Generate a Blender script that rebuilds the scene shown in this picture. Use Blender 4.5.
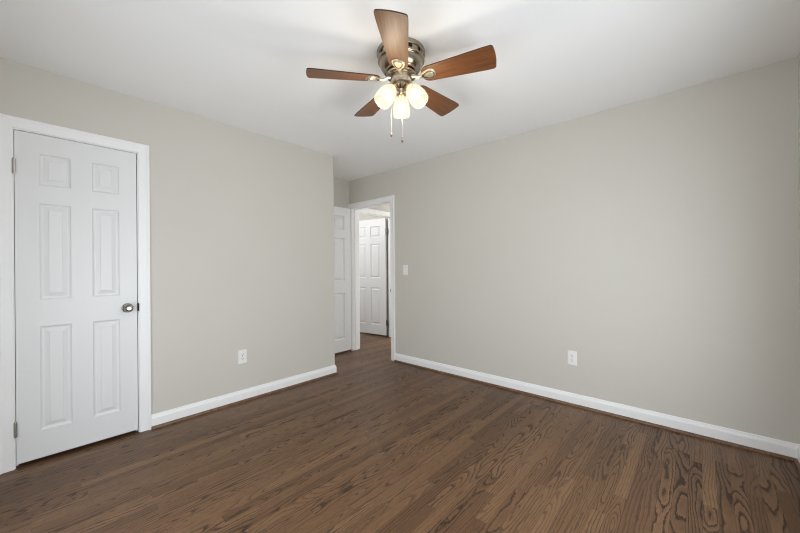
import bpy, bmesh, math, random
from mathutils import Vector, Matrix

for o in list(bpy.data.objects):
    bpy.data.objects.remove(o)
S = bpy.context.scene
COL = S.collection
PI = math.pi
R = math.radians

# ------------------------------------------------------------------ camera
CAM_H = 1.1884
cam_d = bpy.data.cameras.new('camera')
cam_d.sensor_width = 36.0
cam_d.lens = 334.0 / 800.0 * 36.0
cam_d.shift_y = 0.85 / 800.0
cam_d.clip_start = 0.02
cam = bpy.data.objects.new('camera', cam_d)
COL.objects.link(cam)
yaw, roll = R(42.002), R(-0.4147)
cam.matrix_world = (Matrix.Translation((0, 0, CAM_H)) @ Matrix.Rotation(yaw, 4, 'Z')
                    @ Matrix.Rotation(PI / 2, 4, 'X') @ Matrix.Rotation(roll, 4, 'Z'))
S.camera = cam

# ------------------------------------------------------------------ world, light, exposure
w = bpy.data.worlds.new('sky')
S.world = w
w.use_nodes = True
wn = w.node_tree.nodes
bgn = wn['Background']
bgn.inputs['Color'].default_value = (0.80, 0.90, 1.0, 1)
bgn.inputs['Strength'].default_value = 1.0

def area(name, loc, rot, sx, sy, power, col=(1, 1, 1)):
    l = bpy.data.lights.new(name, 'AREA')
    l.shape = 'RECTANGLE'; l.size = sx; l.size_y = sy
    l.energy = power; l.color = col
    o = bpy.data.objects.new(name, l)
    o.location = loc; o.rotation_euler = rot
    COL.objects.link(o)
    return o

# room (metres): left wall face X=XL, right-hand wall face Y=YN, far-left alcove face X=XA
XL, YN, XA, YC = -3.0515, 3.1054, -3.774, 2.2855
XE, YS, H = 0.440, -0.36, 2.44
HX = -3.87            # hall wall face
WIN_S = (-2.20, -0.40, 0.20, 1.50)     # window in the wall behind the camera: x0,x1,z0,z1
WIN_E = (0.25, 2.25, 0.35, 1.70)       # window in the wall right of the camera: y0,y1,z0,z1
DAY = (0.91, 0.965, 1.0)
area('daylight_south', ((WIN_S[0] + WIN_S[1]) / 2, YS - 0.10, 0.85), (R(83), 0, 0), 1.76, 1.26, 23, DAY)
area('daylight_east', (XE + 0.10, (WIN_E[0] + WIN_E[1]) / 2, 1.02), (R(84), 0, R(90)), 1.96, 1.30, 37, DAY)
area('hall_fill', (-3.3, 5.86, 1.3), (R(90), 0, R(180)), 0.85, 1.3, 38, (0.97, 0.99, 1.0))  # added fill before the blank hall end wall, brightens doorway and alcove
area('far_room_fill', (-4.9, 2.4, 2.30), (R(55), 0, 0), 0.5, 0.5, 28, (0.97, 0.99, 1.0))  # added unseen fill, no fixture here; brightens the door across the hall
LAMP_W = 2.6

vs = S.view_settings
vs.view_transform = 'Standard'
try: vs.look = 'None'
except Exception: pass
vs.gamma = 1.0
vs.use_curve_mapping = False
vs.exposure = 0.17
S.cycles.max_bounces = 14
S.cycles.diffuse_bounces = 8
S.cycles.transparent_max_bounces = 12
S.cycles.filter_width = 1.15
S.cycles.sample_clamp_indirect = 6.0

# ------------------------------------------------------------------ materials
def new_mat(name):
    m = bpy.data.materials.new(name)
    m.use_nodes = True
    nt = m.node_tree
    return m, nt, nt.nodes['Principled BSDF']

def nd(nt, typ, **kw):
    n = nt.nodes.new(typ)
    for k, v in kw.items():
        setattr(n, k, v)
    return n

def mth(nt, op, a, b=None, c=None, clamp=False):
    n = nd(nt, 'ShaderNodeMath', operation=op)
    n.use_clamp = clamp
    for i, v in enumerate((a, b, c)):
        if v is None: continue
        if isinstance(v, (int, float)): n.inputs[i].default_value = v
        else: nt.links.new(v, n.inputs[i])
    return n.outputs[0]

def paint(name, col, rough=0.6, bump=0.0, scale=220, spec=0.3):
    m, nt, b = new_mat(name)
    tc = nd(nt, 'ShaderNodeTexCoord')
    n1 = nd(nt, 'ShaderNodeTexNoise')
    n1.inputs['Scale'].default_value = 2.5
    n1.inputs['Detail'].default_value = 2
    nt.links.new(tc.outputs['Object'], n1.inputs['Vector'])
    mx = nd(nt, 'ShaderNodeMix', data_type='RGBA')
    mx.inputs['A'].default_value = tuple(c * 0.985 for c in col) + (1,)
    mx.inputs['B'].default_value = tuple(min(1, c * 1.015) for c in col) + (1,)
    nt.links.new(n1.outputs['Fac'], mx.inputs['Factor'])
    nt.links.new(mx.outputs['Result'], b.inputs['Base Color'])
    b.inputs['Roughness'].default_value = rough
    b.inputs['Specular IOR Level'].default_value = spec
    if bump:
        n2 = nd(nt, 'ShaderNodeTexNoise')
        n2.inputs['Scale'].default_value = scale
        n2.inputs['Detail'].default_value = 3
        nt.links.new(tc.outputs['Object'], n2.inputs['Vector'])
        bp = nd(nt, 'ShaderNodeBump')
        bp.inputs['Strength'].default_value = bump
        bp.inputs['Distance'].default_value = 0.001
        nt.links.new(n2.outputs['Fac'], bp.inputs['Height'])
        nt.links.new(bp.outputs['Normal'], b.inputs['Normal'])
    return m

def metal(name, col, rough):
    m, nt, b = new_mat(name)
    tc = nd(nt, 'ShaderNodeTexCoord')
    n1 = nd(nt, 'ShaderNodeTexNoise')
    n1.inputs['Scale'].default_value = 60
    nt.links.new(tc.outputs['Object'], n1.inputs['Vector'])
    mr = nd(nt, 'ShaderNodeMapRange')
    mr.inputs['To Min'].default_value = rough * 0.85
    mr.inputs['To Max'].default_value = rough * 1.15
    nt.links.new(n1.outputs['Fac'], mr.inputs['Value'])
    nt.links.new(mr.outputs['Result'], b.inputs['Roughness'])
    b.inputs['Base Color'].default_value = (*col, 1)
    b.inputs['Metallic'].default_value = 1.0
    return m

M_wall = paint('greige_wall_paint', (0.605, 0.582, 0.535), 0.7, 0.08)
M_ceil = paint('white_ceiling_paint', (0.89, 0.89, 0.892), 0.8, 0.05)
M_door = paint('white_door_paint', (0.76, 0.762, 0.77), 0.38, 0.03, 90, 0.4)
M_trim = paint('white_trim_paint', (0.87, 0.872, 0.878), 0.38, 0.0, 90, 0.4)
M_plate = paint('white_plastic', (0.84, 0.83, 0.81), 0.35)
M_dark = paint('dark_slot', (0.015, 0.014, 0.013), 0.6)
M_black = paint('recess_black', (0.012, 0.011, 0.010), 0.4)  # shade inside the fan's vent slots and motor gap, put in as black
M_nickel = metal('satin_nickel', (0.56, 0.55, 0.54), 0.25)
M_chrome = metal('polished_nickel', (0.33, 0.32, 0.31), 0.14)
M_fan = metal('antique_nickel', (0.34, 0.29, 0.22), 0.24)
M_brushed = metal('brushed_nickel', (0.58, 0.51, 0.40), 0.30)
M_brass = metal('champagne_brass', (0.80, 0.73, 0.58), 0.30)
M_copper = metal('copper_socket', (0.75, 0.48, 0.26), 0.25)
M_hinge = metal('aged_hinge_steel', (0.22, 0.215, 0.21), 0.5)

def floor_material(name, board_w=0.0572, axis='XY'):
    m, nt, b = new_mat(name)
    L = nt.links.new
    tc = nd(nt, 'ShaderNodeTexCoord')
    sp = nd(nt, 'ShaderNodeSeparateXYZ')
    L(tc.outputs['Object'], sp.inputs[0])
    X, Y = sp.outputs[0], sp.outputs[1]
    u = mth(nt, 'DIVIDE', X, board_w)
    i = mth(nt, 'FLOOR', u)
    fx = mth(nt, 'SUBTRACT', u, i)
    w1 = nd(nt, 'ShaderNodeTexWhiteNoise', noise_dimensions='1D')
    L(i, w1.inputs['W'])
    s1 = nd(nt, 'ShaderNodeSeparateColor'); L(w1.outputs['Color'], s1.inputs[0])
    inv = mth(nt, 'MULTIPLY_ADD', s1.outputs[0], 0.75, 0.75)          # 1 / board length
    v = mth(nt, 'ADD', mth(nt, 'MULTIPLY', Y, inv), mth(nt, 'MULTIPLY', s1.outputs[1], 9.0))
    j = mth(nt, 'FLOOR', v)
    fy = mth(nt, 'SUBTRACT', v, j)
    cij = nd(nt, 'ShaderNodeCombineXYZ'); L(i, cij.inputs[0]); L(j, cij.inputs[1])
    w2 = nd(nt, 'ShaderNodeTexWhiteNoise', noise_dimensions='2D'); L(cij.outputs[0], w2.inputs['Vector'])
    s2 = nd(nt, 'ShaderNodeSeparateColor'); L(w2.outputs['Color'], s2.inputs[0])
    r1, r2, r3 = s2.outputs
    # each board is its own slice of a log
    off = nd(nt, 'ShaderNodeCombineXYZ')
    L(mth(nt, 'MULTIPLY', r1, 37.0), off.inputs[0]); L(mth(nt, 'MULTIPLY', r2, 53.0), off.inputs[1]); L(mth(nt, 'MULTIPLY', r3, 29.0), off.inputs[2])
    pv = nd(nt, 'ShaderNodeVectorMath', operation='ADD'); L(tc.outputs['Object'], pv.inputs[0]); L(off.outputs[0], pv.inputs[1])
    def stretched(sx, sy, detail, rough=0.5):
        mp = nd(nt, 'ShaderNodeMapping'); mp.inputs['Scale'].default_value = (sx, sy, 1)
        L(pv.outputs[0], mp.inputs['Vector'])
        n = nd(nt, 'ShaderNodeTexNoise'); n.inputs['Scale'].default_value = 1.0
        n.inputs['Detail'].default_value = detail; n.inputs['Roughness'].default_value = rough
        L(mp.outputs[0], n.inputs['Vector'])
        return n.outputs['Fac']
    nb = stretched(4, 1.3, 1)
    nm = stretched(34, 7, 2)
    px = mth(nt, 'MULTIPLY', mth(nt, 'ADD', mth(nt, 'SUBTRACT', fx, 0.5), mth(nt, 'MULTIPLY', mth(nt, 'SUBTRACT', r1, 0.5), 1.3)), board_w)
    dp = mth(nt, 'ADD', mth(nt, 'MULTIPLY', mth(nt, 'SUBTRACT', nb, 0.5), 0.17), mth(nt, 'MULTIPLY', mth(nt, 'SUBTRACT', r2, 0.35), 0.075))
    rad = mth(nt, 'SQRT', mth(nt, 'ADD', mth(nt, 'MULTIPLY', px, px), mth(nt, 'MULTIPLY', dp, dp)))
    rad = mth(nt, 'ADD', rad, mth(nt, 'MULTIPLY', nm, 0.014))
    nf = stretched(220, 60, 2)
    rad = mth(nt, 'ADD', rad, mth(nt, 'MULTIPLY', nf, 0.004))
    ring = mth(nt, 'FRACT', mth(nt, 'MULTIPLY', rad, mth(nt, 'MULTIPLY_ADD', r3, 70.0, 60.0)))
    rr = nd(nt, 'ShaderNodeValToRGB')
    rr.color_ramp.elements[0].position = 0.0; rr.color_ramp.elements[0].color = (1, 1, 1, 1)
    e = rr.color_ramp.elements.new(0.14); e.color = (0.9, 0.9, 0.9, 1)
    e = rr.color_ramp.elements.new(0.30); e.color = (0.25, 0.25, 0.25, 1)
    e = rr.color_ramp.elements.new(0.90); e.color = (0.0, 0.0, 0.0, 1)
    rr.color_ramp.elements[-1].position = 1.0; rr.color_ramp.elements[-1].color = (0.75, 0.75, 0.75, 1)
    L(ring, rr.inputs[0])
    pore = stretched(650, 22, 2, 0.6)
    pr = nd(nt, 'ShaderNodeMapRange'); pr.inputs['From Min'].default_value = 0.50; pr.inputs['From Max'].default_value = 0.72
    L(pore, pr.inputs['Value'])
    mott = stretched(60, 16, 3, 0.6)
    grain = mth(nt, 'ADD', mth(nt, 'MULTIPLY', rr.outputs[0], mth(nt, 'MULTIPLY_ADD', s2.outputs[1], 0.55, 0.45)), mth(nt, 'MULTIPLY', pr.outputs[0], 0.40), None, True)
    base = nd(nt, 'ShaderNodeValToRGB')
    base.color_ramp.elements[0].color = (0.092, 0.045, 0.021, 1)
    base.color_ramp.elements[1].color = (0.240, 0.134, 0.066, 1)
    e = base.color_ramp.elements.new(0.5); e.color = (0.168, 0.088, 0.042, 1)
    L(mth(nt, 'ADD', mth(nt, 'MULTIPLY', r1, 0.62), mth(nt, 'MULTIPLY', mott, 0.40)), base.inputs[0])
    mx = nd(nt, 'ShaderNodeMix', data_type='RGBA')
    L(mth(nt, 'MULTIPLY', grain, 0.92), mx.inputs['Factor'])
    L(base.outputs[0], mx.inputs['A'])
    mx.inputs['B'].default_value = (0.020, 0.0085, 0.004, 1)
    # seams
    ex = mth(nt, 'MINIMUM', fx, mth(nt, 'SUBTRACT', 1.0, fx))
    ey = mth(nt, 'MULTIPLY', mth(nt, 'MINIMUM', fy, mth(nt, 'SUBTRACT', 1.0, fy)), 16.0)
    ed = mth(nt, 'MINIMUM', ex, ey)
    sm = nd(nt, 'ShaderNodeMapRange'); sm.inputs['From Min'].default_value = 0.010; sm.inputs['From Max'].default_value = 0.03
    L(ed, sm.inputs['Value'])
    mx2 = nd(nt, 'ShaderNodeMix', data_type='RGBA')
    L(mth(nt, 'MULTIPLY_ADD', sm.outputs[0], 0.45, 0.55), mx2.inputs['Factor'])
    mx2.inputs['A'].default_value = (0.022, 0.012, 0.008, 1)
    L(mx.outputs['Result'], mx2.inputs['B'])
    L(mx2.outputs['Result'], b.inputs['Base Color'])
    b.inputs['Specular IOR Level'].default_value = 0.32
    L(mth(nt, 'MULTIPLY_ADD', grain, 0.12, 0.36), b.inputs['Roughness'])
    bp = nd(nt, 'ShaderNodeBump'); bp.inputs['Strength'].default_value = 0.25; bp.inputs['Distance'].default_value = 0.0008
    L(mth(nt, 'SUBTRACT', sm.outputs[0], mth(nt, 'MULTIPLY', grain, 0.5)), bp.inputs['Height'])
    L(bp.outputs['Normal'], b.inputs['Normal'])
    return m

M_floor = floor_material('dark_stained_oak_strips')

def wood(name, c0, c1, sc=(60, 60, 3), rough=0.35, coat=0.0):
    m, nt, b = new_mat(name)
    tc = nd(nt, 'ShaderNodeTexCoord')
    mp = nd(nt, 'ShaderNodeMapping'); mp.inputs['Scale'].default_value = sc
    nt.links.new(tc.outputs['Object'], mp.inputs['Vector'])
    n = nd(nt, 'ShaderNodeTexNoise'); n.inputs['Scale'].default_value = 1; n.inputs['Detail'].default_value = 5
    n.inputs['Roughness'].default_value = 0.65
    nt.links.new(mp.outputs[0], n.inputs['Vector'])
    r = nd(nt, 'ShaderNodeValToRGB')
    r.color_ramp.elements[0].position = 0.32; r.color_ramp.elements[0].color = (*c0, 1)
    r.color_ramp.elements[1].position = 0.68; r.color_ramp.elements[1].color = (*c1, 1)
    nt.links.new(n.outputs['Fac'], r.inputs[0])
    nt.links.new(r.outputs[0], b.inputs['Base Color'])
    b.inputs['Roughness'].default_value = rough
    b.inputs['Coat Weight'].default_value = coat
    if coat:
        b.inputs['Specular Tint'].default_value = (1.0, 0.86, 0.62, 1)
        b.inputs['Coat Tint'].default_value = (1.0, 0.90, 0.72, 1)
    b.inputs['Coat Roughness'].default_value = 0.45
    return m
M_shoe = wood('stained_shoe_wood', (0.085, 0.042, 0.022), (0.20, 0.105, 0.056), (40, 40, 40), 0.4)
M_blade = wood('walnut_blade', (0.085, 0.029, 0.009), (0.19, 0.070, 0.023), (5, 90, 40), 0.42, 0.25)
M_bladeedge = wood('dark_blade_edge', (0.022, 0.011, 0.007), (0.035, 0.017, 0.010), (30, 30, 30), 0.5)

def shade_glass():
    m, nt, b = new_mat('frosted_lamp_glass')
    nt.nodes.remove(b)
    out = nt.nodes['Material Output']
    tc = nd(nt, 'ShaderNodeTexCoord')
    n = nd(nt, 'ShaderNodeTexNoise'); n.inputs['Scale'].default_value = 28; n.inputs['Detail'].default_value = 3
    nt.links.new(tc.outputs['Object'], n.inputs['Vector'])
    r = nd(nt, 'ShaderNodeValToRGB')
    r.color_ramp.elements[0].color = (0.060, 0.054, 0.036, 1); r.color_ramp.elements[0].position = 0.3
    r.color_ramp.elements[1].color = (0.080, 0.076, 0.058, 1); r.color_ramp.elements[1].position = 0.7
    nt.links.new(n.outputs['Fac'], r.inputs[0])
    tl = nd(nt, 'ShaderNodeBsdfTranslucent'); df = nd(nt, 'ShaderNodeBsdfDiffuse')
    tp = nd(nt, 'ShaderNodeBsdfTransparent'); gl = nd(nt, 'ShaderNodeBsdfGlossy')
    em = nd(nt, 'ShaderNodeEmission'); em.inputs['Strength'].default_value = 0.42
    em.inputs['Color'].default_value = (1.0, 0.965, 0.79, 1)
    for q in (tl, df): nt.links.new(r.outputs[0], q.inputs['Color'])
    tp.inputs['Color'].default_value = (1, 0.97, 0.9, 1)
    gl.inputs['Roughness'].default_value = 0.2
    m1 = nd(nt, 'ShaderNodeMixShader'); m1.inputs[0].default_value = 0.35
    nt.links.new(tl.outputs[0], m1.inputs[1]); nt.links.new(df.outputs[0], m1.inputs[2])
    m2 = nd(nt, 'ShaderNodeMixShader'); m2.inputs[0].default_value = 0.55
    nt.links.new(m1.outputs[0], m2.inputs[1]); nt.links.new(tp.outputs[0], m2.inputs[2])
    m3 = nd(nt, 'ShaderNodeMixShader'); m3.inputs[0].default_value = 0.06
    nt.links.new(m2.outputs[0], m3.inputs[1]); nt.links.new(gl.outputs[0], m3.inputs[2])
    ad = nd(nt, 'ShaderNodeAddShader')
    nt.links.new(m3.outputs[0], ad.inputs[0]); nt.links.new(em.outputs[0], ad.inputs[1])
    nt.links.new(ad.outputs[0], out.inputs['Surface'])
    return m
M_shade = shade_glass()
def emit(name, col, st):
    m, nt, b = new_mat(name)
    b.inputs['Base Color'].default_value = (*col, 1)
    b.inputs['Emission Color'].default_value = (*col, 1)
    b.inputs['Emission Strength'].default_value = st
    return m
M_bulb = emit('lit_bulb', (1.0, 0.96, 0.86), 1.4)
def pane():
    m, nt, b = new_mat('window_glass')
    nt.nodes.remove(b)
    tp = nd(nt, 'ShaderNodeBsdfTransparent'); gl = nd(nt, 'ShaderNodeBsdfGlossy'); gl.inputs['Roughness'].default_value = 0.02
    mx = nd(nt, 'ShaderNodeMixShader'); mx.inputs[0].default_value = 0.06
    nt.links.new(tp.outputs[0], mx.inputs[1]); nt.links.new(gl.outputs[0], mx.inputs[2])
    nt.links.new(mx.outputs[0], nt.nodes['Material Output'].inputs['Surface'])
    return m
M_pane = pane()

# ------------------------------------------------------------------ helpers
def obj(name, bm, mat, parent=None, smooth=False, M=None):
    bmesh.ops.recalc_face_normals(bm, faces=bm.faces)
    me = bpy.data.meshes.new(name)
    bm.to_mesh(me); bm.free()
    if mat is not None:
        for mm in (mat if isinstance(mat, (list, tuple)) else [mat]): me.materials.append(mm)
    if smooth:
        for p in me.polygons: p.use_smooth = True
        try: me.set_sharp_from_angle(angle=R(35))
        except Exception: pass
    o = bpy.data.objects.new(name, me)
    COL.objects.link(o)
    if parent is not None: o.parent = parent
    if M is not None: o.matrix_local = M
    return o

def tag(o, label=None, cat=None, group=None, kind=None):
    if label: o['label'] = label
    if cat: o['category'] = cat
    if group: o['group'] = group
    if kind: o['kind'] = kind
    return o

def struct(o, label=None, cat=None):
    return tag(o, label, cat, None, 'structure')

def empty(name, loc=(0, 0, 0), rz=0.0):
    o = bpy.data.objects.new(name, None)
    o.empty_display_size = 0.1
    COL.objects.link(o)
    o.location = loc; o.rotation_euler = (0, 0, rz)
    return o

def box(bm, x0, x1, y0, y1, z0, z1, mi=0, bev=0.0):
    vs = [bm.verts.new((x, y, z)) for x in (x0, x1) for y in (y0, y1) for z in (z0, z1)]
    idx = [(0, 1, 3, 2), (4, 6, 7, 5), (0, 4, 5, 1), (2, 3, 7, 6), (0, 2, 6, 4), (1, 5, 7, 3)]
    fs = []
    for f in idx:
        q = bm.faces.new([vs[k] for k in f]); q.material_index = mi; fs.append(q)
    if bev:
        es = list({e for f in fs for e in f.edges})
        bmesh.ops.bevel(bm, geom=es, offset=bev, segments=2, profile=0.5, affect='EDGES')
    return fs

def lathe(bm, prof, M=Matrix.Identity(4), seg=40, cap0=True, cap1=True):
    rings = []
    for r, z in prof:
        if r < 1e-6:
            rings.append([bm.verts.new(M @ Vector((0, 0, z)))])
        else:
            rings.append([bm.verts.new(M @ Vector((r * math.cos(2 * PI * k / seg), r * math.sin(2 * PI * k / seg), z))) for k in range(seg)])
    for a, b in zip(rings[:-1], rings[1:]):
        for k in range(seg):
            k2 = (k + 1) % seg
            if len(a) == 1 and len(b) == 1: continue
            if len(a) == 1: bm.faces.new((a[0], b[k], b[k2]))
            elif len(b) == 1: bm.faces.new((a[k], a[k2], b[0]))
            else: bm.faces.new((a[k], a[k2], b[k2], b[k]))
    if cap0 and len(rings[0]) > 1: bm.faces.new(rings[0])
    if cap1 and len(rings[-1]) > 1: bm.faces.new(rings[-1])

def tube(bm, pts, rad, seg=10):
    pts = [Vector(p) for p in pts]
    rads = rad if isinstance(rad, (list, tuple)) else [rad] * len(pts)
    rings = []
    up = None
    for k, p in enumerate(pts):
        t = (pts[min(k + 1, len(pts) - 1)] - pts[max(k - 1, 0)]).normalized()
        if up is None:
            up = Vector((0, 0, 1)) if abs(t.z) < 0.9 else Vector((1, 0, 0))
        a = t.cross(up).normalized(); bb = a.cross(t).normalized(); up = bb
        rings.append([bm.verts.new(p + rads[k] * (math.cos(2 * PI * s / seg) * a + math.sin(2 * PI * s / seg) * bb)) for s in range(seg)])
    for a, b in zip(rings[:-1], rings[1:]):
        for k in range(seg):
            bm.faces.new((a[k], a[(k + 1) % seg], b[(k + 1) % seg], b[k]))
    bm.faces.new(rings[0]); bm.faces.new(rings[-1])

def align(d, loc):
    """matrix taking local +Z to direction d, placed at loc"""
    q = Vector((0, 0, 1)).rotation_difference(Vector(d).normalized())
    return Matrix.Translation(loc) @ q.to_matrix().to_4x4()

def sweep_plan(bm, path, prof, side=1):
    """sweep profile (d outwards to the room, z) along plan polyline; side=+1: room lies left of travel"""
    n = len(path)
    dirs = [(Vector(path[k + 1]) - Vector(path[k])).normalized() for k in range(n - 1)]
    nor = [Vector((-d.y, d.x)) * side for d in dirs]
    rings = []
    for k in range(n):
        if k == 0: m = nor[0]
        elif k == n - 1: m = nor[-1]
        else:
            m = nor[k - 1] + nor[k]
            m = m / m.dot(nor[k])
        rings.append([bm.verts.new((path[k][0] + m.x * d, path[k][1] + m.y * d, z)) for d, z in prof])
    for a, b in zip(rings[:-1], rings[1:]):
        for q in range(len(prof)):
            q2 = (q + 1) % len(prof)
            bm.faces.new((a[q], a[q2], b[q2], b[q]))
    bm.faces.new(rings[0]); bm.faces.new(rings[-1])

def wall_slab(bm, axis, face, thick, a0, a1, z0, z1, holes=()):
    """axis 'x': slab spans X in [face, face+thick], runs along Y; holes (a0,a1,z0,z1)"""
    cuts = sorted({a0, a1} | {h[0] for h in holes} | {h[1] for h in holes})
    lo, hi = min(face, face + thick), max(face, face + thick)
    def put(p0, p1, q0, q1):
        if p1 - p0 < 1e-5 or q1 - q0 < 1e-5: return
        if axis == 'x': box(bm, lo, hi, p0, p1, q0, q1)
        else: box(bm, p0, p1, lo, hi, q0, q1)
    for p0, p1 in zip(cuts[:-1], cuts[1:]):
        hs = [h for h in holes if h[0] <= p0 + 1e-6 and h[1] >= p1 - 1e-6]
        if not hs: put(p0, p1, z0, z1)
        else:
            h = hs[0]
            put(p0, p1, z0, h[2]); put(p0, p1, h[3], z1)
    bmesh.ops.remove_doubles(bm, verts=bm.verts, dist=1e-5)

# ------------------------------------------------------------------ the room shell
T = 0.125
bm = bmesh.new(); box(bm, -6.2, XE + T, YS - T, 6.0, -0.06, 0.0)
struct(obj('floor', bm, M_floor), 'dark stained oak strip floor running through room and hall', 'floor')
bm = bmesh.new(); box(bm, -6.2, XE + T, YS - T, 6.0, H, H + 0.06)
struct(obj('ceiling', bm, M_ceil), 'flat white ceiling', 'ceiling')

D1 = (-0.056, 0.5255)          # closet door leaf along Y on the left wall
DH = 2.030                    # leaf top
JT = 0.018
o1 = (D1[0] - 0.003 - JT, D1[1] + 0.005 + JT, 0.0, DH + 0.004 + JT)
bm = bmesh.new()
wall_slab(bm, 'x', XL, -T, YS, YC, 0, H, [o1])
box(bm, XA, XL - T, YC - T, YC, 0, H)
struct(obj('wall_left', bm, M_wall), 'greige closet wall on the left holding the closed white door', 'wall')

D2 = (-3.715, -2.955)         # doorway clear opening along X
D2T = 2.034
o2 = (D2[0] - JT, D2[1] + JT, 0.0, D2T + JT)
bm = bmesh.new(); wall_slab(bm, 'y', YN, T, XA - T, XE + T, 0, H, [o2])
struct(obj('wall_right', bm, M_wall), 'long greige wall on the right with the open doorway at its left end', 'wall')
bm = bmesh.new(); wall_slab(bm, 'x', XA, -T, YS, YN, 0, H)
struct(obj('wall_alcove', bm, M_wall), 'short greige wall behind the open white door', 'wall')
bm = bmesh.new(); wall_slab(bm, 'y', YS, -T, XA - T, XE + T, 0, H, [WIN_S])
struct(obj('wall_back', bm, M_wall), 'greige window wall behind the viewpoint', 'wall')
bm = bmesh.new(); wall_slab(bm, 'x', XE, T, YS, YN, 0, H, [WIN_E])
struct(obj('wall_near_right', bm, M_wall), 'greige wall meeting the long wall at the right edge', 'wall')

# hall and the room across it
HY = (3.372, 4.132)
HT = 2.040
h1 = (HY[0] - JT, HY[1] + JT, 0.0, HT + JT)
bm = bmesh.new(); wall_slab(bm, 'x', HX, -0.118, YN + T, 6.0, 0, H, [h1])
box(bm, HX - 0.118, XA - T, 0.9, YN + T, 0, H)
struct(obj('wall_hall_left', bm, M_wall), 'greige hall wall seen through the doorway', 'wall')
bm = bmesh.new(); wall_slab(bm, 'x', -2.80, T, YN + T, 6.0, 0, H)
struct(obj('wall_hall_right', bm, M_wall), 'greige right hall wall hidden past the doorway', 'wall')
bm = bmesh.new(); wall_slab(bm, 'y', 5.9, 0.1, -6.2, -2.8, 0, H)
struct(obj('wall_hall_end', bm, M_wall), 'greige end wall of the hall', 'wall')
bm = bmesh.new(); wall_slab(bm, 'x', -6.0, -0.1, 0.8, 5.9, 0, H)
box(bm, -6.0, XA - T, 0.8, 0.9, 0, H)
box(bm, -6.0, HX - 0.118, HY[1] + 0.045, HY[1] + 0.15, 0, H)
struct(obj('wall_far_room', bm, M_wall), 'greige walls of the room across the hall', 'wall')

# ------------------------------------------------------------------ windows behind the viewpoint
def window(n, x0, x1, z0, z1, M, label):
    """local frame: x along wall, y into the room, z up; wall face at y=0"""
    bm = bmesh.new()
    f = 0.045
    for a, b_, c, d in ((x0, x0 + f, z0, z1), (x1 - f, x1, z0, z1), (x0 + f, x1 - f, z0, z0 + f), (x0 + f, x1 - f, z1 - f, z1),
                        (x0 + f, x1 - f, (z0 + z1) / 2 - 0.02, (z0 + z1) / 2 + 0.02)):
        box(bm, a, b_, -0.09, -0.04, c, d)
    o = obj(f'window_{n}', bm, M_trim, None, M=M)
    struct(o, label, 'window')
    bm = bmesh.new(); box(bm, x0 + f * .9, x1 - f * .9, -0.068, -0.062, z0 + f * .9, z1 - f * .9)
    obj('glass_pane', bm, M_pane, o)
    bm = bmesh.new()
    for a, b_, c, d in ((x0 - 0.07, x0, z0 - 0.07, z1 + 0.07), (x1, x1 + 0.07, z0 - 0.07, z1 + 0.07), (x0, x1, z1, z1 + 0.07), (x0, x1, z0 - 0.07, z0)):
        box(bm, a, b_, 0.0, 0.016, c, d)
    box(bm, x0 - 0.08, x1 + 0.08, 0.0, 0.06, z0 - 0.022, z0)
    obj('window_casing', bm, M_trim, o)
window(1, WIN_S[0], WIN_S[1], WIN_S[2], WIN_S[3], Matrix.Translation((0, YS, 0)), 'white sash window in the wall behind the viewpoint')
# local x -> -Y... rotate so local +y points to -X (into the room)
window(2, WIN_E[0], WIN_E[1], WIN_E[2], WIN_E[3], Matrix.Translation((XE, 0, 0)) @ Matrix.Rotation(PI / 2, 4, 'Z'), 'white sash window in the near right wall')

# ------------------------------------------------------------------ baseboards with dark shoe moulding
BP = [(0, 0.018), (0.014, 0.018), (0.014, 0.074), (0.0125, 0.077), (0.0125, 0.080), (0.0095, 0.086), (0.0075, 0.094), (0.006, 0.101), (0.0, 0.103)]
BP = [(0, 0.0)] + [(0.014, 0.0)] + BP[2:]
SP = [(0.0125, 0.0005), (0.030, 0.0005), (0.0298, 0.006), (0.0275, 0.012), (0.0235, 0.0165), (0.0185, 0.0190), (0.0125, 0.0195)]
def baseboard(side, path, lab, sd=1):
    bm = bmesh.new(); sweep_plan(bm, path, BP, sd)
    o = struct(obj(f'baseboard_{side}', bm, M_trim), lab, 'baseboard')
    bm = bmesh.new(); sweep_plan(bm, path, SP, sd)
    s = obj('shoe_molding', bm, M_shoe, o); s['label'] = 'dark stained wood quarter-round shoe'
    return o
CW = 0.066
c1L, c1R = o1[0] + JT - 0.005 - CW, o1[1] - JT + 0.005 + CW
c2R = D2[1] + 0.005 + CW
baseboard('left', [(XL, c1R), (XL, YC), (XA, YC)], 'white baseboard along the left wall from door to corner', -1)
baseboard('left_of_door', [(XL, YS), (XL, c1L)], 'white baseboard left of the closed door', -1)
baseboard('alcove', [(XA, YC), (XA, YN)], 'white baseboard behind the open door', -1)
baseboard('right', [(c2R, YN), (XE, YN), (XE, YS)], 'white baseboard along the long right wall', -1)

# ------------------------------------------------------------------ casings and jambs
CP = [(0.0, 0.0), (0.0, 0.009), (0.004, 0.0115), (0.040, 0.0125), (0.047, 0.0135), (0.051, 0.0170), (0.055, 0.0185), (0.063, 0.0185), (0.066, 0.0165), (0.066, 0.0)]
def casing_mesh(bm, a0, a1, zt, M, left_clip=None):
    rings = [[], [], [], []]
    for off, d in CP:
        l = a0 - off
        if left_clip is not None: l = max(l, left_clip + (CP.index((off, d))) * 1e-5)
        for k, (a, z) in enumerate(((l, 0), (l, zt + off), (a1 + off, zt + off), (a1 + off, 0))):
            rings[k].append(bm.verts.new(M @ Vector((a, -d, z))))
    for A, B in zip(rings[:-1], rings[1:]):
        for q in range(len(CP)):
            q2 = (q + 1) % len(CP)
            bm.faces.new((A[q], A[q2], B[q2], B[q]))
    bm.faces.new(rings[0]); bm.faces.new(rings[-1])

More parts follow.
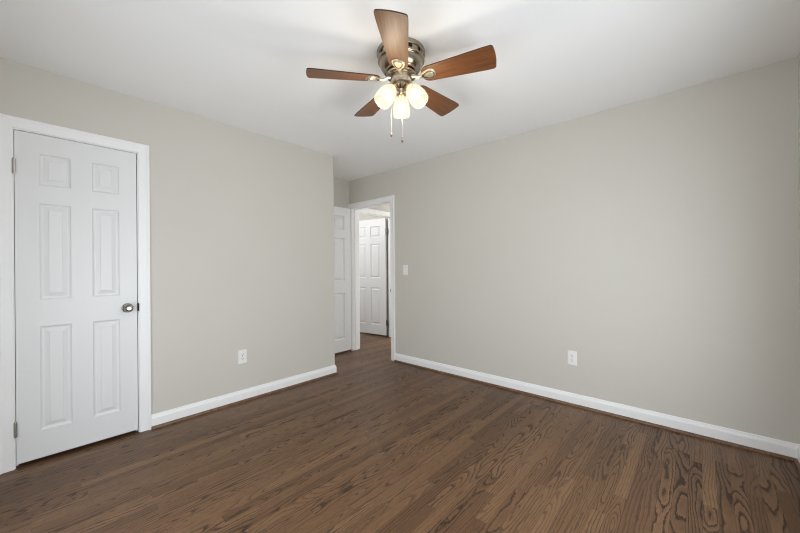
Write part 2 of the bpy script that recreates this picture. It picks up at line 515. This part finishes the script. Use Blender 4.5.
def jamb_mesh(bm, a0, a1, zt, depth, M, stop):
    """clear opening a0..a1, top zt; local y: 0 = casing face, +depth into wall"""
    def bx(x0, x1, y0, y1, z0, z1):
        n = len(bm.verts)
        fs = box(bm, x0, x1, y0, y1, z0, z1)
        for v in {v for f in fs for v in f.verts}: v.co = M @ v.co
    bx(a0 - JT, a0, 0, depth, 0, zt + JT); bx(a1, a1 + JT, 0, depth, 0, zt + JT); bx(a0, a1, 0, depth, zt, zt + JT)
    s0, s1 = stop
    bx(a0, a0 + 0.011, s0, s1, 0, zt); bx(a1 - 0.011, a1, s0, s1, 0, zt); bx(a0 + 0.011, a1 - 0.011, s0, s1, zt - 0.011, zt)

MxL = Matrix.Translation((XL, 0, 0)) @ Matrix.Rotation(PI / 2, 4, 'Z')      # local x->+Y, local -y -> +X
bm = bmesh.new()
casing_mesh(bm, o1[0] + JT - 0.005, o1[1] - JT + 0.005, DH + 0.009, MxL)
t1 = struct(obj('trim_1', bm, M_trim), 'white casing around the closed closet door', 'door casing')
bm = bmesh.new(); jamb_mesh(bm, o1[0] + JT, o1[1] - JT, DH + 0.004, T, MxL, (0.042, 0.075)); obj('door_jamb', bm, M_trim, t1)

MyN = Matrix.Translation((0, YN, 0))                                          # local -y -> -Y (into the room)
MyNb = Matrix.Translation((0, YN + T, 0)) @ Matrix.Rotation(PI, 4, 'Z')       # hall side
bm = bmesh.new()
casing_mesh(bm, D2[0] - 0.005, D2[1] + 0.005, D2T + 0.005, MyN, XA + 0.0008)
t2 = struct(obj('trim_2', bm, M_trim), 'white casing around the open doorway to the hall', 'door casing')
bm = bmesh.new(); casing_mesh(bm, -D2[1] - 0.005, -D2[0] + 0.005, D2T + 0.005, MyNb); obj('hall_side_casing', bm, M_trim, t2)
bm = bmesh.new(); jamb_mesh(bm, D2[0], D2[1], D2T, T, MyN, (0.042, 0.075)); obj('door_jamb', bm, M_trim, t2)
bm = bmesh.new(); box(bm, D2[1] - 0.0035, D2[1] + 0.0005, YN + 0.004, YN + 0.034, 0.86, 0.93)
box(bm, D2[1] - 0.004, D2[1] + 0.004, YN - 0.0125, YN + 0.006, 0.875, 0.915); obj('strike_plate', bm, M_nickel, t2)

MxH = Matrix.Translation((HX, 0, 0)) @ Matrix.Rotation(PI / 2, 4, 'Z')
bm = bmesh.new(); casing_mesh(bm, HY[0] - 0.005, HY[1] + 0.005, HT + 0.005, MxH)
t3 = struct(obj('trim_3', bm, M_trim), 'white casing around the door across the hall', 'door casing')
bm = bmesh.new(); jamb_mesh(bm, HY[0], HY[1], HT, 0.118, MxH, (0.045, 0.078)); obj('door_jamb', bm, M_trim, t3)
baseboard('hall', [(HX, HY[1] + 0.071), (HX, 5.9)], 'white baseboard along the hall wall past the far door', -1)

# ------------------------------------------------------------------ six-panel doors
def door_bm(W, Z0, Z1, Tk, us, zs):
    bm = bmesh.new()
    rings = [(0.0, 0.0), (0.0012, 0.0050), (0.006, 0.0100), (0.012, 0.0135), (0.018, 0.0138), (0.020, 0.0120), (0.040, 0.0042), (0.041, 0.0010)]
    ucuts = sorted({0, W} | {c for u in us for c in u})
    zcuts = sorted({Z0, Z1} | {c for z in zs for c in z})
    for y0, sgn in ((0.0, 1), (Tk, -1)):
        for a, b_ in zip(ucuts[:-1], ucuts[1:]):
            for c, d in zip(zcuts[:-1], zcuts[1:]):
                if (a, b_) in us and (c, d) in zs:
                    prev = None
                    for ins, dep in rings:
                        r = [bm.verts.new((x, y0 + sgn * dep, z)) for x, z in ((a + ins, c + ins), (b_ - ins, c + ins), (b_ - ins, d - ins), (a + ins, d - ins))]
                        if prev:
                            for k in range(4): bm.faces.new((prev[k], prev[(k + 1) % 4], r[(k + 1) % 4], r[k]))
                        prev = r
                    bm.faces.new(prev)
                else:
                    bm.faces.new([bm.verts.new((x, y0, z)) for x, z in ((a, c), (b_, c), (b_, d), (a, d))])
    for x in (0, W):
        bm.faces.new([bm.verts.new(p) for p in ((x, 0, Z0), (x, Tk, Z0), (x, Tk, Z1), (x, 0, Z1))])
    for z in (Z0, Z1):
        bm.faces.new([bm.verts.new(p) for p in ((0, 0, z), (W, 0, z), (W, Tk, z), (0, Tk, z))])
    bmesh.ops.remove_doubles(bm, verts=bm.verts, dist=1e-5)
    return bm

def hinge(parent, z, hx=-0.004, hy=-0.005, plate_front=True, mat=None, lab=None, rad=0.0062):
    bm = bmesh.new()
    for k in range(5):
        lathe(bm, [(0, z - 0.045 + k * 0.018 + 0.0006), (rad, z - 0.045 + k * 0.018 + 0.0006), (rad, z - 0.045 + (k + 1) * 0.018 - 0.0006), (0, z - 0.045 + (k + 1) * 0.018 - 0.0006)],
              Matrix.Translation((hx, hy, 0)), 14)
    lathe(bm, [(0, z - 0.049), (0.004, z - 0.048), (0.0045, z - 0.045), (0.0045, z + 0.045), (0.004, z + 0.048), (0, z + 0.049)], Matrix.Translation((hx, hy, 0)), 14)
    if plate_front:
        box(bm, hx, hx + 0.009, -0.0016, 0.001, z - 0.045, z + 0.045)
        box(bm, hx - 0.010, hx, -0.0016, 0.001, z - 0.045, z + 0.045)
    h = obj('hinge', bm, mat or M_nickel, parent, True)
    return h

def knob(parent, x, z, y0, sgn, mat):
    d = Vector((0, -sgn, 0))
    M = align(d, (x, y0, z))
    bm = bmesh.new()
    lathe(bm, [(0.0, 0.0), (0.033, 0.0), (0.033, 0.003), (0.030, 0.007), (0.022, 0.009), (0.0, 0.009)], M, 36)
    ro = obj('rosette', bm, mat, parent, True)
    bm = bmesh.new()
    lathe(bm, [(0.011, 0.008), (0.0105, 0.022), (0.012, 0.028), (0.020, 0.033), (0.0265, 0.041), (0.0285, 0.050), (0.0265, 0.058), (0.021, 0.064), (0.014, 0.0655), (0.0125, 0.0635), (0.0, 0.0630)], M, 36, cap0=True)
    obj('door_knob', bm, mat, parent, True)

US24 = [(0.100, 0.241), (0.343, 0.484)]
US30 = [(0.115, 0.325), (0.435, 0.645)]
ZS = [(0.190, 0.837), (1.004, 1.602), (1.716, 1.911)]

d1 = obj('door_1', door_bm(D1[1] - D1[0], 0.022, DH, 0.035, US24, ZS), M_door, None)
d1.matrix_world = Matrix.Translation((XL - 0.0015, D1[0], 0)) @ Matrix.Rotation(PI / 2, 4, 'Z')
struct(d1, 'closed white six-panel closet door with round knob in the left wall', 'door')
for z in (1.811, 0.236): hinge(d1, z, -0.0025, -0.0130, False, None, None, 0.0085)
knob(d1, 0.526, 0.913, 0.0, 1, M_chrome)
bm = bmesh.new(); box(bm, 0.583, 0.5895, -0.0185, -0.0005, 0.885, 0.942, 0, 0.002)
l1 = obj('latch_strike', bm, M_dark, d1)

d2 = obj('door_2', door_bm(0.756, 0.022, D2T - 0.004, 0.035, US30, ZS), M_door, None)
# hinged at the left jamb, swung into the room
d2.matrix_world = Matrix.Translation((D2[0] - 0.001, YN - 0.022, 0)) @ Matrix.Rotation(R(-89.0), 4, 'Z') @ Matrix.Translation((0.004, -0.0365, 0))
struct(d2, 'white six-panel door standing open against the alcove wall', 'door')
knob(d2, 0.756 - 0.065, 0.913, 0.0, 1, M_chrome)
for z in (1.811, 1.03, 0.236): hinge(d2, z, -0.002, -0.005, False)

d3 = obj('door_3', door_bm(0.756, 0.022, HT - 0.004, 0.035, US30, ZS), M_door, None)
d3.matrix_world = Matrix.Translation((HX - 0.118 - 0.012, HY[1] - 0.004, 0)) @ Matrix.Rotation(R(-171.5), 4, 'Z') @ Matrix.Translation((0.022, 0.0, 0))
struct(d3, 'white six-panel door swung open across the hall', 'door')
knob(d3, 0.756 - 0.065, 0.913, 0.035, -1, M_chrome)
for z in (1.811, 0.236):
    bm = bmesh.new()
    box(bm, -0.004, 0.0, 0.003, 0.034, z - 0.045, z + 0.045)
    box(bm, -0.030, -0.002, 0.026, 0.030, z - 0.045, z + 0.045)
    lathe(bm, [(0, z - 0.049), (0.0065, z - 0.047), (0.0065, z + 0.047), (0, z + 0.049)], Matrix.Translation((-0.010, 0.036, 0)), 14)
    obj('hinge', bm, M_hinge, d3, True)

# ------------------------------------------------------------------ outlets and switch
def plate_bm(wd, ht, th=0.006):
    bm = bmesh.new()
    box(bm, -wd / 2, wd / 2, -th, 0, -ht / 2, ht / 2)
    es = [e for e in bm.edges if all(abs(v.co.y + th) < 1e-6 for v in e.verts)]
    bmesh.ops.bevel(bm, geom=es, offset=0.004, segments=3, profile=0.6, affect='EDGES')
    return bm
def outlet(name, M, label):
    e = empty(name); e.matrix_world = M
    tag(e, label, 'outlet', 'duplex wall outlets')
    obj('cover_plate', plate_bm(0.074, 0.120), M_plate, e)
    for s in (-1, 1):
        bm = bmesh.new()
        ring = []
        for k in range(28):
            a = 2 * PI * k / 28
            x, z = 0.0175 * math.cos(a), 0.0175 * math.sin(a)
            z = max(-0.0145, min(0.0145, z))
            ring.append((x, z + s * 0.0195))
        f0 = [bm.verts.new((x, -0.0055, z)) for x, z in ring]
        f1 = [bm.verts.new((x, -0.0080, z)) for x, z in ring]
        for k in range(28): bm.faces.new((f0[k], f0[(k + 1) % 28], f1[(k + 1) % 28], f1[k]))
        bm.faces.new(f1); bm.faces.new(f0)
        rc = obj('receptacle', bm, M_plate, e)
        bm = bmesh.new()
        zc = s * 0.0195
        box(bm, -0.0078, -0.0052, -0.0083, -0.007, zc - 0.001, zc + 0.0085)
        box(bm, 0.0052, 0.0078, -0.0083, -0.007, zc - 0.001, zc + 0.0075)
        lathe(bm, [(0, 0), (0.0030, 0), (0.0030, 0.0014), (0, 0.0014)], align((0, -1, 0), (0, -0.0069, zc - 0.0075)), 12)
        sl = obj('slot', bm, M_dark, rc); sl['label'] = 'dark socket holes'
    bm = bmesh.new()
    lathe(bm, [(0, 0), (0.0035, 0), (0.003, 0.0012), (0, 0.0015)], align((0, -1, 0), (0, -0.0058, 0)), 14)
    obj('screw', bm, M_nickel, e, True)
    return e
outlet('wall_outlet', MxL @ Matrix.Translation((1.2725, 0, 0.401)), 'white duplex outlet low on the left wall beside the closed door')
outlet('wall_outlet', MyN @ Matrix.Translation((-0.821, 0, 0.403)), 'white duplex outlet low on the long right wall')

e = empty('light_switch'); e.matrix_world = MyN @ Matrix.Translation((-2.704, 0, 1.156))
tag(e, 'white toggle light switch on the wall right of the doorway', 'light switch')
obj('cover_plate', plate_bm(0.074, 0.120), M_plate, e)
bm = bmesh.new(); box(bm, -0.006, 0.006, -0.0072, -0.004, -0.0125, 0.0125, 0, 0.0008)
fr = obj('toggle_frame', bm, M_plate, e)
bm = bmesh.new()
box(bm, -0.0042, 0.0042, -0.021, -0.004, -0.004, 0.004, 0, 0.001)
bmesh.ops.rotate(bm, verts=bm.verts, cent=(0, -0.004, 0), matrix=Matrix.Rotation(R(-25), 3, 'X'))
obj('toggle_lever', bm, M_plate, e)
for s in (-1, 1):
    bm = bmesh.new()
    lathe(bm, [(0, 0), (0.0035, 0), (0.003, 0.0012), (0, 0.0015)], align((0, -1, 0), (0, -0.0058, s * 0.030)), 14)
    obj('screw', bm, M_nickel, e, True)

# ------------------------------------------------------------------ ceiling fan
FX, FY = -1.2909, 1.4556
fan = empty('ceiling_fan', (FX, FY, H))
tag(fan, 'five-blade walnut ceiling fan with nickel housing and three lit glass shades', 'ceiling fan')
def Z(z): return z - H
bm = bmesh.new()
lathe(bm, [(0.0, Z(2.4399)), (0.1375, Z(2.4399)), (0.1400, Z(2.4375)), (0.1405, Z(2.431)), (0.1405, Z(2.421)), (0.138, Z(2.416)), (0.133, Z(2.4135)), (0.127, Z(2.4125)), (0.0, Z(2.4125))], seg=56)
obj('ceiling_canopy', bm, M_fan, fan, True)
bm = bmesh.new()
lathe(bm, [(0.126, Z(2.414)), (0.126, Z(2.392))], seg=56)
vb = obj('vent_band', bm, M_black, fan, True); vb['label'] = 'black slotted vent band'
for k in range(14):
    bm = bmesh.new()
    M = Matrix.Rotation(2 * PI * (k + 0.5) / 14, 4, 'Z')
    fs = box(bm, 0.1245, 0.1325, -0.018, 0.018, Z(2.4145), Z(2.391))
    for v in {v for f in fs for v in f.verts}: v.co = M @ v.co
    obj('vent_bar', bm, M_fan, vb)
bm = bmesh.new()
lathe(bm, [(0.0, Z(2.393)), (0.131, Z(2.393)), (0.136, Z(2.390)), (0.1365, Z(2.385)), (0.134, Z(2.380)), (0.128, Z(2.377)), (0.125, Z(2.374)), (0.1235, Z(2.366)), (0.1185, Z(2.350)), (0.111, Z(2.336)),
           (0.101, Z(2.325)), (0.093, Z(2.3195)), (0.0, Z(2.3195))], seg=56)
obj('motor_housing', bm, M_fan, fan, True)
bm = bmesh.new()
lathe(bm, [(0.0, Z(2.321)), (0.074, Z(2.321)), (0.074, Z(2.310)), (0.0, Z(2.310))], seg=48)
mg = obj('motor_gap', bm, M_black, fan, True); mg['label'] = 'black gap under the motor housing'
bm = bmesh.new()
lathe(bm, [(0.0, Z(2.311)), (0.084, Z(2.311)), (0.087, Z(2.308)), (0.087, Z(2.301)), (0.083, Z(2.2985)), (0.0, Z(2.2985))], seg=48)
obj('blade_hub', bm, M_fan, fan, True)
bm = bmesh.new()
lathe(bm, [(0.0, Z(2.299)), (0.052, Z(2.299)), (0.058, Z(2.296)), (0.060, Z(2.285)), (0.060, Z(2.262)), (0.057, Z(2.255)), (0.048, Z(2.250)), (0.0, Z(2.250))], seg=48)
sw = obj('switch_housing', bm, M_brushed, fan, True)
bm = bmesh.new()
lathe(bm, [(0.0, Z(2.251)), (0.043, Z(2.251)), (0.046, Z(2.246)), (0.045, Z(2.236)), (0.034, Z(2.227)), (0.018, Z(2.222)), (0.012, Z(2.214)), (0.011, Z(2.206)), (0.006, Z(2.199)), (0.0, Z(2.198))], seg=40)
obj('light_fitter', bm, M_fan, fan, True)

# blades
ZB = 2.275
TH = 5.35345619
def blade_outline():
    pts = []
    r0, r1 = 0.125, 0.535
    def hw(r): return 0.0525 + 0.0235 * min(1, max(0, (r - 0.16) / 0.33))
    # root: rounded
    n = 10
    rc = r0 + 0.046
    for k in range(n + 1):
        a = PI / 2 + PI * k / n
        pts.append((rc + 0.046 * math.cos(a), hw(rc) * math.sin(a)))
    for r in (0.22, 0.28, 0.35, 0.42, 0.48): pts.append((r, -hw(r)))
    # tip: shallow bow with rounded corners
    cr = 0.016
    h1 = hw(0.52)
    for k in range(6):
        a = -PI / 2 + (PI / 2 - 0.12) * k / 5
        pts.append((0.513 + cr * math.cos(a), -h1 + cr + cr * math.sin(a)))
    for k in range(1, 6):
        t = -1 + 2 * k / 6
        pts.append((0.529 + 0.006 * (1 - t * t), t * (h1 - cr)))
    for k in range(6):
        a = 0.12 + (PI / 2 - 0.12) * k / 5
        pts.append((0.513 + cr * math.cos(a), h1 - cr + cr * math.sin(a)))
    for r in (0.48, 0.42, 0.35, 0.28, 0.22): pts.append((r, hw(r)))
    return pts
def extrude_outline(bm, pts, z0, z1, M=Matrix.Identity(4), side_mi=0, mi=0):
    a = [bm.verts.new(M @ Vector((x, y, z0))) for x, y in pts]
    b_ = [bm.verts.new(M @ Vector((x, y, z1))) for x, y in pts]
    n = len(pts)
    for k in range(n):
        f = bm.faces.new((a[k], a[(k + 1) % n], b_[(k + 1) % n], b_[k])); f.material_index = side_mi or mi
    bm.faces.new(a).material_index = mi; bm.faces.new(b_).material_index = mi
def tear(x0, x1, hwid, n=28):
    pts = []
    for k in range(n):
        a = 2 * PI * k / n
        t = (1 - math.cos(a)) / 2           # 0 at the hub end .. 1 at the outer end
        pts.append((x0 + (x1 - x0) * t, hwid * math.sin(a) * (0.50 + 0.85 * t)))
    return pts
bm = bmesh.new()
extrude_outline(bm, blade_outline(), 0.0, 0.006, side_mi=1)
blade_me_o = obj('blade', bm, [M_blade, M_bladeedge], fan)
bm = bmesh.new()
extrude_outline(bm, tear(0.112, 0.208, 0.036), -0.004, 0.0)
extrude_outline(bm, tear(0.126, 0.203, 0.028), -0.0075, -0.0035, mi=1)
extrude_outline(bm, tear(0.142, 0.197, 0.019), -0.0105, -0.0070)
bmesh.ops.bevel(bm, geom=[e_ for e_ in bm.edges if abs(e_.verts[0].co.z - e_.verts[1].co.z) < 1e-6 and e_.verts[0].co.z < -0.0036], offset=0.001, segments=1, affect='EDGES')
tube(bm, [(0.066, 0, 0.012), (0.082, 0, 0.009), (0.098, 0.0, 0.000), (0.112, 0, -0.004), (0.128, 0, -0.003)], [0.010, 0.0085, 0.008, 0.008, 0.007], 10)
br_o = obj('blade_bracket', bm, [M_brass, M_fan], blade_me_o, True)
br_o['label'] = 'champagne brass bracket'
bm = bmesh.new()
for x, y in ((0.160, 0.009), (0.160, -0.009), (0.186, 0.0)):
    lathe(bm, [(0, -0.0083), (0.0042, -0.0083), (0.0035, -0.0105), (0, -0.0112)], Matrix.Translation((x, y, 0)), 12)
PITCH = R(13)
DROOP = (0.4, -0.4, -0.6, 0.0, 2.3)
blades = []
for k in range(5):
    if k == 0:
        b0, r0 = blade_me_o, br_o
    else:
        b0 = blade_me_o.copy(); COL.objects.link(b0); b0.parent = fan
        r0 = br_o.copy(); COL.objects.link(r0); r0.parent = b0
    b0.matrix_local = (Matrix.Translation((0, 0, Z(ZB))) @ Matrix.Rotation(TH + k * 2 * PI / 5, 4, 'Z')
                       @ Matrix.Rotation(R(DROOP[k]), 4, 'Y') @ Matrix.Rotation(-PITCH, 4, 'X'))
bm.free()

# light kit: three arms, sockets and glass shades
SHADE = [(0.0235, 0.000), (0.0260, -0.004), (0.0290, -0.010), (0.0360, -0.022), (0.0430, -0.038), (0.0485, -0.056), (0.0515, -0.074), (0.0525, -0.092), (0.0515, -0.110), (0.0490, -0.126)]
TILT = R(36)
def lamp(az):
    dr = Vector((math.cos(az), math.sin(az), 0))
    axis = (dr * math.sin(TILT) + Vector((0, 0, -1)) * math.cos(TILT)).normalized()
    neck = dr * 0.054 + Vector((0, 0, Z(2.224)))
    bm = bmesh.new()
    tube(bm, [dr * 0.030 + Vector((0, 0, Z(2.240))), dr * 0.044 + Vector((0, 0, Z(2.239))), neck - axis * 0.012, neck - axis * 0.002], [0.009, 0.0095, 0.012, 0.015], 14)
    arm = obj('lamp_arm', bm, M_fan, fan, True)
    bm = bmesh.new()
    Ms = align(-axis, neck)
    lathe(bm, [(0.0, 0.008), (0.018, 0.008), (0.026, 0.004), (0.0275, -0.002), (0.0275, -0.012), (0.025, -0.014), (0.020, -0.016), (0.020, -0.034), (0.0, -0.034)], Ms, 28)
    so = obj('lamp_socket', bm, M_copper, fan, True); so['label'] = 'copper lamp socket'
    bm = bmesh.new()
    inner = [(r - 0.003, z) for r, z in SHADE]
    lathe(bm, SHADE + [(0.0475, -0.1275)] + inner[::-1], Ms, 36, False, False)
    sh = obj('lamp_shade', bm, M_shade, fan, True); sh['label'] = 'frosted glass bell shade, lit'
    bm = bmesh.new()
    lathe(bm, [(0.0, -0.030), (0.012, -0.032), (0.014, -0.042), (0.020, -0.056), (0.0235, -0.068), (0.0225, -0.079), (0.016, -0.088), (0.0, -0.092)], Ms, 24)
    bu = obj('light_bulb', bm, M_bulb, fan, True)
    L = bpy.data.lights.new('lamp_light', 'POINT')
    L.energy = LAMP_W; L.color = (1.0, 0.93, 0.83); L.shadow_soft_size = 0.045
    lo = bpy.data.objects.new('lamp_light', L); COL.objects.link(lo); lo.parent = fan
    lo.location = neck + axis * 0.150
for az in (131.4, 11.4, -108.6): lamp(R(az))

def chain(px, py, z0, z1):
    bm = bmesh.new()
    n = max(2, int((z0 - z1) / 0.0036))
    for k in range(n):
        z = z0 - (z0 - z1) * k / (n - 1)
        lathe(bm, [(0, z + 0.0019), (0.0010, z + 0.0009), (0.0010, z - 0.0009), (0, z - 0.0019)], Matrix.Translation((px, py, 0)), 6)
    tube(bm, [(px, py, z0), (px, py, z1)], 0.0006, 6)
    c = obj('pull_chain', bm, M_brass, fan, True)
    bm = bmesh.new()
    lathe(bm, [(0, z1 + 0.003), (0.0022, z1 + 0.001), (0.0026, z1 - 0.010), (0.0055, z1 - 0.016), (0.0060, z1 - 0.024), (0.0045, z1 - 0.030), (0, z1 - 0.031)], Matrix.Translation((px, py, 0)), 14)
    f = obj('chain_pendant', bm, M_fan, c, True)
cr_, sr_ = math.cos(R(42)), math.sin(R(42))
def lat(a, b_): return (a * cr_ - b_ * -sr_ * -1 if False else a * cr_ + b_ * sr_, a * sr_ - b_ * cr_)   # a: to the right of the view, b: towards the viewer
x_, y_ = lat(-0.058, 0.030); chain(x_, y_, Z(2.250), Z(1.968))
x_, y_ = lat(0.004, 0.058); chain(x_, y_, Z(2.250), Z(1.924))
